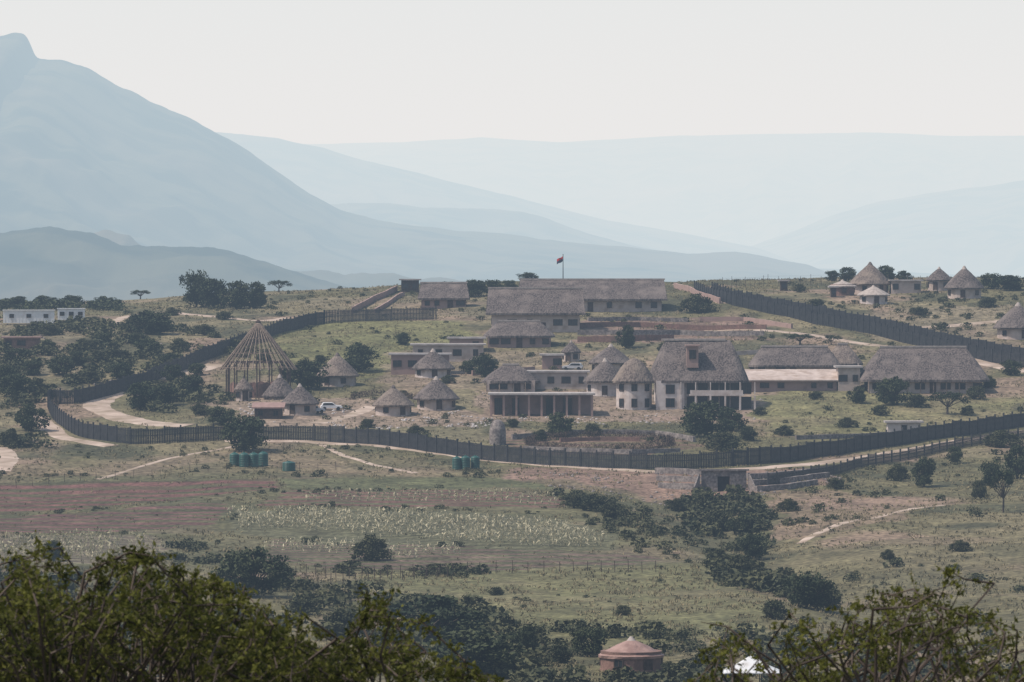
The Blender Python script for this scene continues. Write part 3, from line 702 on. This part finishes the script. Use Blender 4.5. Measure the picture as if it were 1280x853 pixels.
T_=[(175,373,28,13,'umbrella'),(245,385,42,46),(268,386,48,38),(295,387,44,36),(318,386,36,34),(348,366,30,17,'umbrella'),
(190,419,55,30),(168,416,30,20,'shrub'),(175,514,45,36),(203,508,40,28),(37,540,42,36),(12,560,30,26,'shrub'),(305,566,68,46),(450,466,48,36),(385,488,52,38),(360,478,30,24),(432,470,30,20),
(275,532,42,24),(240,495,40,26),(215,480,34,24),(605,472,36,30),(588,468,26,18),(783,436,26,30),(568,434,32,16,'umbrella'),(503,432,24,16),(700,547,38,32),(675,552,22,16,'shrub'),
(880,548,60,46),(915,540,40,30),(905,565,50,26,'shrub'),(935,552,30,20,'shrub'),(1115,508,44,36),(1072,505,26,22),(1185,520,50,32,'umbrella'),(1145,510,30,18,'shrub'),(1265,470,30,20),(1238,485,20,16,'shrub'),
(1000,432,40,16,'umbrella'),(1040,432,24,14,'umbrella'),(1155,610,36,38),(1122,602,26,24,'shrub'),(1195,580,24,22),(1255,642,42,60,'umbrella'),(1240,610,30,34),(1272,600,36,44),(1252,560,44,24,'shrub'),(1225,625,24,26,'shrub'),
(310,748,84,62),(345,735,50,34,'shrub'),(462,702,42,36,'shrub'),(66,702,28,28,'shrub'),(20,716,34,22,'shrub'),(545,806,120,62),(595,850,130,62),(655,820,44,38),(737,822,56,38),(880,852,70,40,'shrub'),(1010,762,70,46),(1035,765,50,34,'shrub'),(942,700,36,32),(925,725,48,34,'shrub'),
(968,775,40,26,'shrub'),(900,710,32,26,'shrub'),(745,640,44,24,'shrub'),(720,636,36,20,'shrub'),(765,650,36,22,'shrub'),(20,775,60,40,'shrub'),(95,800,70,44,'shrub'),(160,790,50,34,'shrub'),(430,800,60,40,'shrub'),(480,815,50,34,'shrub'),(380,770,44,26,'shrub'),(700,830,40,26,'shrub'),(840,850,40,24,'shrub'),
(590,372,40,22),(615,370,36,20),(560,366,30,14),(636,366,26,16),(660,352,26,12),(1060,352,26,18),(1040,352,20,14),(1105,352,34,20),(1240,362,34,20),(1265,364,40,20),(1130,352,22,14),(1000,366,18,12,'shrub'),(255,420,30,16,'shrub'),
(870,392,40,26,'shrub'),(600,365,20,12),(486,505,16,10,'shrub'),(640,535,20,12,'shrub'),(740,545,26,16,'shrub'),(980,545,30,14,'shrub'),(15,498,50,30),(45,490,30,18,'shrub'),(60,420,34,16,'shrub'),(140,455,44,22,'shrub'),(105,440,30,18,'shrub'),(1210,520,20,14,'shrub'),(880,500,18,14,'shrub'),(950,520,20,12,'shrub'),
(150,475,40,22),(75,470,44,24),(110,480,36,20,'shrub'),(185,445,44,22),(225,440,30,18,'shrub'),(20,455,40,20),(280,400,22,12,'shrub'),(250,520,26,16,'shrub'),(1100,520,26,14,'shrub'),(1220,500,30,18,'shrub'),(830,440,18,12,'shrub'),(1020,385,26,12,'shrub'),(1150,395,26,12,'shrub'),(1235,385,30,14,'shrub'),(985,640,26,18,'shrub'),(1045,612,26,16,'shrub'),(880,640,40,26,'shrub'),(900,665,44,28,'shrub'),(930,668,40,26),(845,640,26,18,'shrub'),(1110,700,22,14,'shrub'),(1200,690,26,16,'shrub'),(780,770,26,14,'shrub'),(620,745,22,12,'shrub'),(500,760,28,16,'shrub'),
(40,470,34,20),(95,458,34,18),(130,432,30,16),(210,460,30,18),(170,430,26,14),(5,480,34,24),(60,440,28,16),(245,470,26,16),(90,385,30,16),(130,384,26,14),(20,384,36,14),(55,383,34,14),(215,395,24,12,'shrub'),(330,452,22,14,'shrub'),(400,455,20,12,'shrub'),(830,500,16,12,'shrub'),(1020,500,20,12,'shrub'),(1060,535,26,14,'shrub'),(560,480,18,12,'shrub'),(460,535,22,12,'shrub'),(520,545,26,14,'shrub')]
for t in T_: tree(*t)
def blk(x,y):
    m_=np.zeros(len(x),bool)
    B=np.array(blocked)
    for i in range(0,len(B),200):
        b_=B[i:i+200];m_|=(((x[:,None]-b_[None,:,0])**2+(y[:,None]-b_[None,:,1])**2)<b_[None,:,2]**2).any(1)
    return m_
def infield(x,y):
    m_=np.zeros(x.shape,bool)
    for P in FIELDS: m_|=inpoly(x,y,P)
    return m_
SV=[]
for k in range(5):
    r=np.random.default_rng(500+k);n=120;th=r.uniform(0,6.28,n);q=r.uniform(0,1,n);rr=np.sqrt(r.uniform(0,1,n))*np.sqrt(1-.75*q*q)
    rr*=1+.3*np.sin(th*2+k)
    C=np.stack([rr*np.cos(th),rr*np.sin(th),.1+q*1.1],1);V_,F_=leaves(C,r.uniform(.12,.25,n),r,.65);SV.append((V_,F_,np.repeat(r.uniform(-.2,.2,n),4)))
def thicket(name,P,size,mat='shrubleaf',flat_=.75):
    Vs=[];Fs=[];lv=[];off=0
    for p,s_ in zip(P,size):
        V_,F_,l_=SV[random.randrange(5)];a=random.uniform(0,6.28);c,q=math.cos(a),math.sin(a)
        W=np.stack([V_[:,0]*c-V_[:,1]*q,V_[:,0]*q+V_[:,1]*c,V_[:,2]*flat_],1)*s_+np.array([p[0],p[1],float(Z(p[0],p[1]))-.1])
        Vs.append(W);Fs.append(F_+off);lv.append(l_+random.uniform(.1,.8));off+=len(W)
    if Vs: addobj(name,np_mesh(name,np.vstack(Vs),np.vstack(Fs),[M[mat]],attrs={'lv':np.clip(np.concatenate(lv),0,1)}))
def scat(poly,n,s0,s1,name='shrub_thicket',clump=True,mat='shrubleaf',th=.52):
    P=np.array(GL(poly))[:,:2];mn,mx_=P.min(0),P.max(0)
    x=RNG.uniform(mn[0],mx_[0],n*14);y=RNG.uniform(mn[1],mx_[1],n*14)
    k=inpoly(x,y,P)&~blk(x,y)&~infield(x,y)
    if clump: k&=(fbm(x/12,y/18,77)>th)
    x,y=x[k][:n],y[k][:n];thicket(name,list(zip(x,y)),RNG.uniform(0,1,len(x))**2*(s1-s0)+s0,mat)
scat([(-60,402),(130,400),(260,420),(330,440),(250,462),(130,490),(60,505),(-60,520)],380,.5,2.8,th=.47)
scat([(60,470),(200,470),(300,490),(260,530),(120,500)],90,.6,2.4)
scat([(-60,500),(50,520),(60,560),(-60,570)],60,.6,2)
scat([(120,552),(500,560),(640,592),(300,595),(0,596),(-60,575)],90,.3,.9)
scat([(860,610),(960,630),(960,700),(1040,770),(1000,800),(900,730),(850,650)],230,.7,2.6)
scat([(820,620),(960,640),(960,720),(830,705)],100,.4,1.3,clump=False)
scat([(960,620),(1330,590),(1330,800),(1060,790)],110,.3,1.4,th=.58)
scat([(-60,722),(460,735),(640,775),(700,880),(-60,880)],420,.7,2.6,th=.42)
scat([(640,790),(1330,800),(1330,880),(640,880)],240,.6,2.3,th=.45)
scat([(450,718),(940,715),(960,800),(560,815)],40,.3,.9)
scat([(690,620),(800,625),(840,700),(780,690)],110,.5,1.6,clump=False)
scat([(340,400),(1000,395),(1290,480),(1290,530),(900,575),(600,570),(300,540)],300,.3,1.3,clump=False)
scat([(900,352),(1290,345),(1290,440),(1100,415)],120,.4,1.5)
scat([(840,600),(940,590),(1100,572),(1300,545),(1300,590),(1000,625)],80,.3,1.3,clump=False)
scat([(350,365),(640,358),(640,395),(400,398)],60,.3,1.1,clump=False)
scat([(130,388),(360,372),(360,400),(180,405)],50,.4,1.4,clump=False)
def hedgerow(pts,n,s0,s1,name='field_hedge',w=3.5):
    P=resample(np.array(GL(pts))[:,:2],.5);i=RNG.integers(0,len(P),n);i=i[fbm(P[i,0]/9,P[i,1]/9,71)>.5];q=P[i]+RNG.normal(0,1,(len(i),2))*np.array([1.5,w]);thicket(name,q,RNG.uniform(0,1,len(i))**2*(s1-s0)+s0)
hedgerow([(-100,590),(120,597),(345,597),(620,594)],150,.25,1.1)
hedgerow([(-100,650),(60,642),(250,625),(350,614),(560,612)],150,.2,.8)
hedgerow([(-100,675),(180,668),(290,655),(330,636),(700,640)],180,.2,.9)
hedgerow([(220,690),(300,672),(600,690),(760,694)],150,.2,1.2)
hedgerow([(200,700),(340,708),(480,716),(820,718)],190,.25,1.5)
hx=RNG.uniform(-60,150,70);P=[]
for u in hx:
    p=G(u,388+RNG.uniform(-2,3));P.append((p[0],p[1]+8))
thicket('hedge',P,RNG.uniform(1.0,2.6,70),'leaf')
# building rubble and loose stones on the worn ground
def rubble(poly,n,s0,s1,mat):
    P=np.array(GL(poly))[:,:2];mn,mx_=P.min(0),P.max(0);x=RNG.uniform(mn[0],mx_[0],n*4);y=RNG.uniform(mn[1],mx_[1],n*4);k=inpoly(x,y,P)&~blk(x,y)&(fbm(x/5,y/9,15)>.5);x,y=x[k][:n],y[k][:n]
    o=np.array([(1,0,0),(0,1,0),(-1,0,0),(0,-1,0),(0,0,1),(0,0,-.6)],float);f=np.array([(0,1,4),(1,2,4),(2,3,4),(3,0,4),(1,0,5),(2,1,5),(3,2,5),(0,3,5)])
    V=[];Q=[]
    for i,(a,b2) in enumerate(zip(x,y)):
        V.append(o*RNG.uniform(.6,1.3,(6,1))*RNG.uniform(s0,s1)*np.array([1,1,.6])+np.array([a,b2,float(Z(a,b2))+.05]));Q.append(f+6*i)
    addobj('rubble',np_mesh('rubble',np.vstack(V),np.vstack(Q),[M[mat]]))
rubble([(300,505),(620,515),(610,535),(300,535)],260,.12,.45,'slab');rubble([(600,490),(960,490),(950,530),(620,535)],220,.12,.4,'slab')
rubble([(640,590),(1040,592),(1060,605),(930,625),(700,612)],260,.12,.45,'stone');rubble([(0,400),(240,410),(200,500),(0,480)],150,.15,.5,'stone')
n=80000;x=RNG.uniform(-125,125,n);y=RNG.uniform(0,1,n)**1.3*850+580
k=(np.abs(x)<y*.1)&~blk(x,y)&(fbm(x/6,y/9,91)>.42)&(~infield(x,y)|(RNG.random(n)<.12));x,y=x[k],y[k];n=len(x)
C=np.repeat(np.column_stack([x,y,Z(x,y)]),4,0)+np.random.default_rng(1).normal(0,[.18,.18,.02],(n*4,3));C[:,2]+=.15
V_,F_=leaves(C,RNG.uniform(.15,.36,n*4),RNG,.25,1.5)
lv=np.repeat(np.clip(fbm(C[:,0]/20,C[:,1]/30,13)*1.1-.1+RNG.normal(0,.12,n*4),0,1),4)
addobj('grass',np_mesh('grass',V_,F_,[M['grassblade']],attrs={'lv':lv}))
def maize(poly,rowsp,sp,h,name='maize_crop'):
    P=np.array(GL(poly))[:,:2];mn,mx_=P.min(0),P.max(0);xs=np.arange(mn[0],mx_[0],sp);ys=np.arange(mn[1],mx_[1],rowsp)
    A,B=np.meshgrid(xs,ys);A=A.ravel()+RNG.normal(0,.15,A.size);B=B.ravel()+RNG.normal(0,.12,B.size)
    k=inpoly(A+(fbm(A/8,B/8,3)-.5)*6,B+(fbm(A/9,B/9,5)-.5)*12,P)&(fbm(A/5,B/12,7)>.34);A,B=A[k],B[k];n=len(A)
    C=np.repeat(np.column_stack([A,B,Z(A,B)]),8,0);C[:,2]+=RNG.uniform(.15,h*.9,n*8);C[:,:2]+=RNG.normal(0,.12,(n*8,2))
    V_,F_=leaves(C,RNG.uniform(.22,.45,n*8),RNG,.28,1.2)
    V2,F2=leaves(np.column_stack([A,B,Z(A,B)+h*.5]),np.full(n,h*.5),RNG,.03,40)
    addobj(name,np_mesh(name,np.vstack([V_,V2]),np.vstack([F_,F2+len(V_)]),[M['maize']],attrs={'lv':np.clip(np.concatenate([np.repeat(RNG.uniform(.1,.9,n*8),4),np.full(len(V2),.7)]),0,1)}))
maize([(285,640),(420,640),(560,646),(700,660),(765,676),(750,688),(600,680),(420,666),(300,662)],5.5,.5,1.4)
maize([(340,676),(450,682),(600,690),(590,700),(420,698),(340,690)],7,.9,1.3)
maize([(-80,676),(180,670),(205,690),(150,702),(-80,704)],5.5,.7,1.2)
maize([(380,616),(560,612),(700,624),(690,632),(500,628),(380,626)],9,1.1,.9)
# ------------------------------------------------------------------ foreground thorn bushes (35-45 m away)
def fgbush(name,contour,n,seed,bases,dens=1.0,y0=36,y1=44,depthv=60,gap=22,pst=.16):
    r=np.random.default_rng(seed);cu,cv=zip(*contour);Vs=[];Fs=[];mi=[];lv=[];off=0
    def addp(V_,F_,m_,l_):
        nonlocal off
        Vs.append(V_);Fs.append(F_+off);mi.append(np.full(len(F_),m_));lv.append(l_);off+=len(V_)
    B=[np.array([(b-UC)*40/F,40,float(Z(0,40))]) for b in bases]
    hubs=[]
    for b in B:
        for k in range(9):
            hb_=b+np.array([r.normal(0,.45),r.normal(0,.8),r.uniform(1.2,2.0)]);mid=b+(hb_-b)*.5+r.normal(0,.12,3)
            a,f=tube(b,mid,.04,.028,6);addp(a,f,0,np.full(len(a),.4));a,f=tube(mid,hb_,.028,.018,6);addp(a,f,0,np.full(len(a),.4));hubs.append(hb_)
    hubs=np.array(hubs)
    for i in range(n):
        u=r.uniform(cu[0],cu[-1]);top=np.interp(u,cu,cv);stick=r.random()<pst
        v=top+(r.uniform(0,8) if stick else gap+abs(r.normal(0,1))*depthv)
        y=r.uniform(y0,y1);t=np.array([(u-UC)*y/F,y,(VH-v)*y/F])
        h_=hubs[np.argmin(np.linalg.norm(hubs-t,axis=1)+r.uniform(0,.6,len(hubs)))]
        dr=(t-h_);dr/=np.linalg.norm(dr)+1e-9;dr=dr*.6+r.normal(0,.55,3);dr[2]=abs(dr[2])*.8+.12;dr/=np.linalg.norm(dr)
        ln=r.uniform(.35,.8);st=t-dr*ln;bow=r.normal(0,.05,3);md=(st+t)/2+bow+np.array([0,0,.05])
        hm_=(h_+st)/2+r.normal(0,.08,3)
        pts=[h_,hm_,st,md,t];rad=[.014,.012,.009,.006,.0025]
        for k in range(4):
            a,f=tube(pts[k],pts[k+1],rad[k],rad[k+1],4);addp(a,f,0,np.full(len(a),.4))
        Ls=[];nt_=int(ln*34*dens*(.7 if stick else 1))
        for q in range(nt_):
            w_=r.uniform(.05,1.0);s0=(st+(md-st)*w_*2) if w_<.5 else (md+(t-md)*(w_-.5)*2)
            d2=dr*.45+r.normal(0,.6,3);d2[2]*=.7;d2/=np.linalg.norm(d2);l2=r.uniform(.05,.15)
            a,f=tube(s0,s0+d2*l2,.003,.0012,3);addp(a,f,0,np.full(len(a),.4))
            m_=r.integers(5,11);tt=r.uniform(.15,1.1,m_)[:,None];Ls.append(s0+d2*l2*tt+r.normal(0,.012,(m_,3)))
        Ls=np.vstack(Ls);a,f=leaves(Ls,r.uniform(.016,.03,len(Ls)),r,.45)
        addp(a,f,1,np.repeat(np.clip(r.uniform(0,.7)+r.normal(0,.15,len(Ls)),0,1),4))
    addobj(name,np_mesh(name,np.vstack(Vs),np.vstack(Fs),[M['bark'],M['fgleaf']],np.concatenate(mi),attrs={'lv':np.concatenate(lv)}))
fgbush('thorn_bush',[(-120,745),(0,755),(25,725),(45,682),(60,700),(90,742),(122,742),(140,700),(165,690),(205,698),(235,715),(290,745),(340,770),(400,792)],350,3,[-60,60,160,300],1,36,44,55,24,.2)
fgbush('thorn_bush',[(240,775),(320,792),(400,803),(440,785),(462,735),(472,724),(488,795),(540,818),(600,838),(650,860)],150,5,[330,470,560],.85,36,44,35,10,.2)
fgbush('thorn_bush',[(870,790),(882,765),(905,778),(920,795),(945,808),(985,792),(1040,775),(1080,750),(1105,738),(1130,762),(1165,745),(1190,705),(1212,755),(1260,785),(1290,805),(1400,795)],170,9,[960,1080,1180,1290],.5,36,44,48,18,.34)
# ------------------------------------------------------------------ light, sky, camera
E=math.radians(55);A=math.radians(-104)
sd=Vector((math.sin(A)*math.cos(E),math.cos(A)*math.cos(E),math.sin(E)))
l=bpy.data.lights.new('sun','SUN');l.energy=4.8;l.angle=math.radians(.5);l.color=(1,.95,.9)
o=bpy.data.objects.new('sun',l);SC.collection.objects.link(o);o.rotation_euler=(-sd).to_track_quat('-Z','Y').to_euler();o.location=(0,0,300)
w=bpy.data.worlds.new('World');SC.world=w;w.use_nodes=True;nt=w.node_tree;bg=nt.nodes['Background']
sk=nt.nodes.new('ShaderNodeTexSky');sk.sky_type='NISHITA';sk.sun_disc=False;sk.sun_elevation=E;sk.sun_rotation=A;sk.air_density=1;sk.dust_density=4;sk.ozone_density=1;sk.altitude=700
nt.links.new(sk.outputs[0],bg.inputs[0]);bg.inputs[1].default_value=.14
cam=bpy.data.cameras.new('camera');co=bpy.data.objects.new('camera',cam);SC.collection.objects.link(co)
cam.sensor_width=36;cam.lens=36*F/1280;cam.clip_start=1;cam.clip_end=150000
co.location=(0,0,0);co.rotation_euler=(math.pi/2-math.atan((426.5-VH)/F),0,0)
cam.dof.use_dof=True;cam.dof.focus_distance=1150;cam.dof.aperture_fstop=16
SC.camera=co
SC.view_settings.view_transform='Standard';SC.view_settings.look='None';SC.view_settings.exposure=0
print('objects',len(bpy.data.objects))
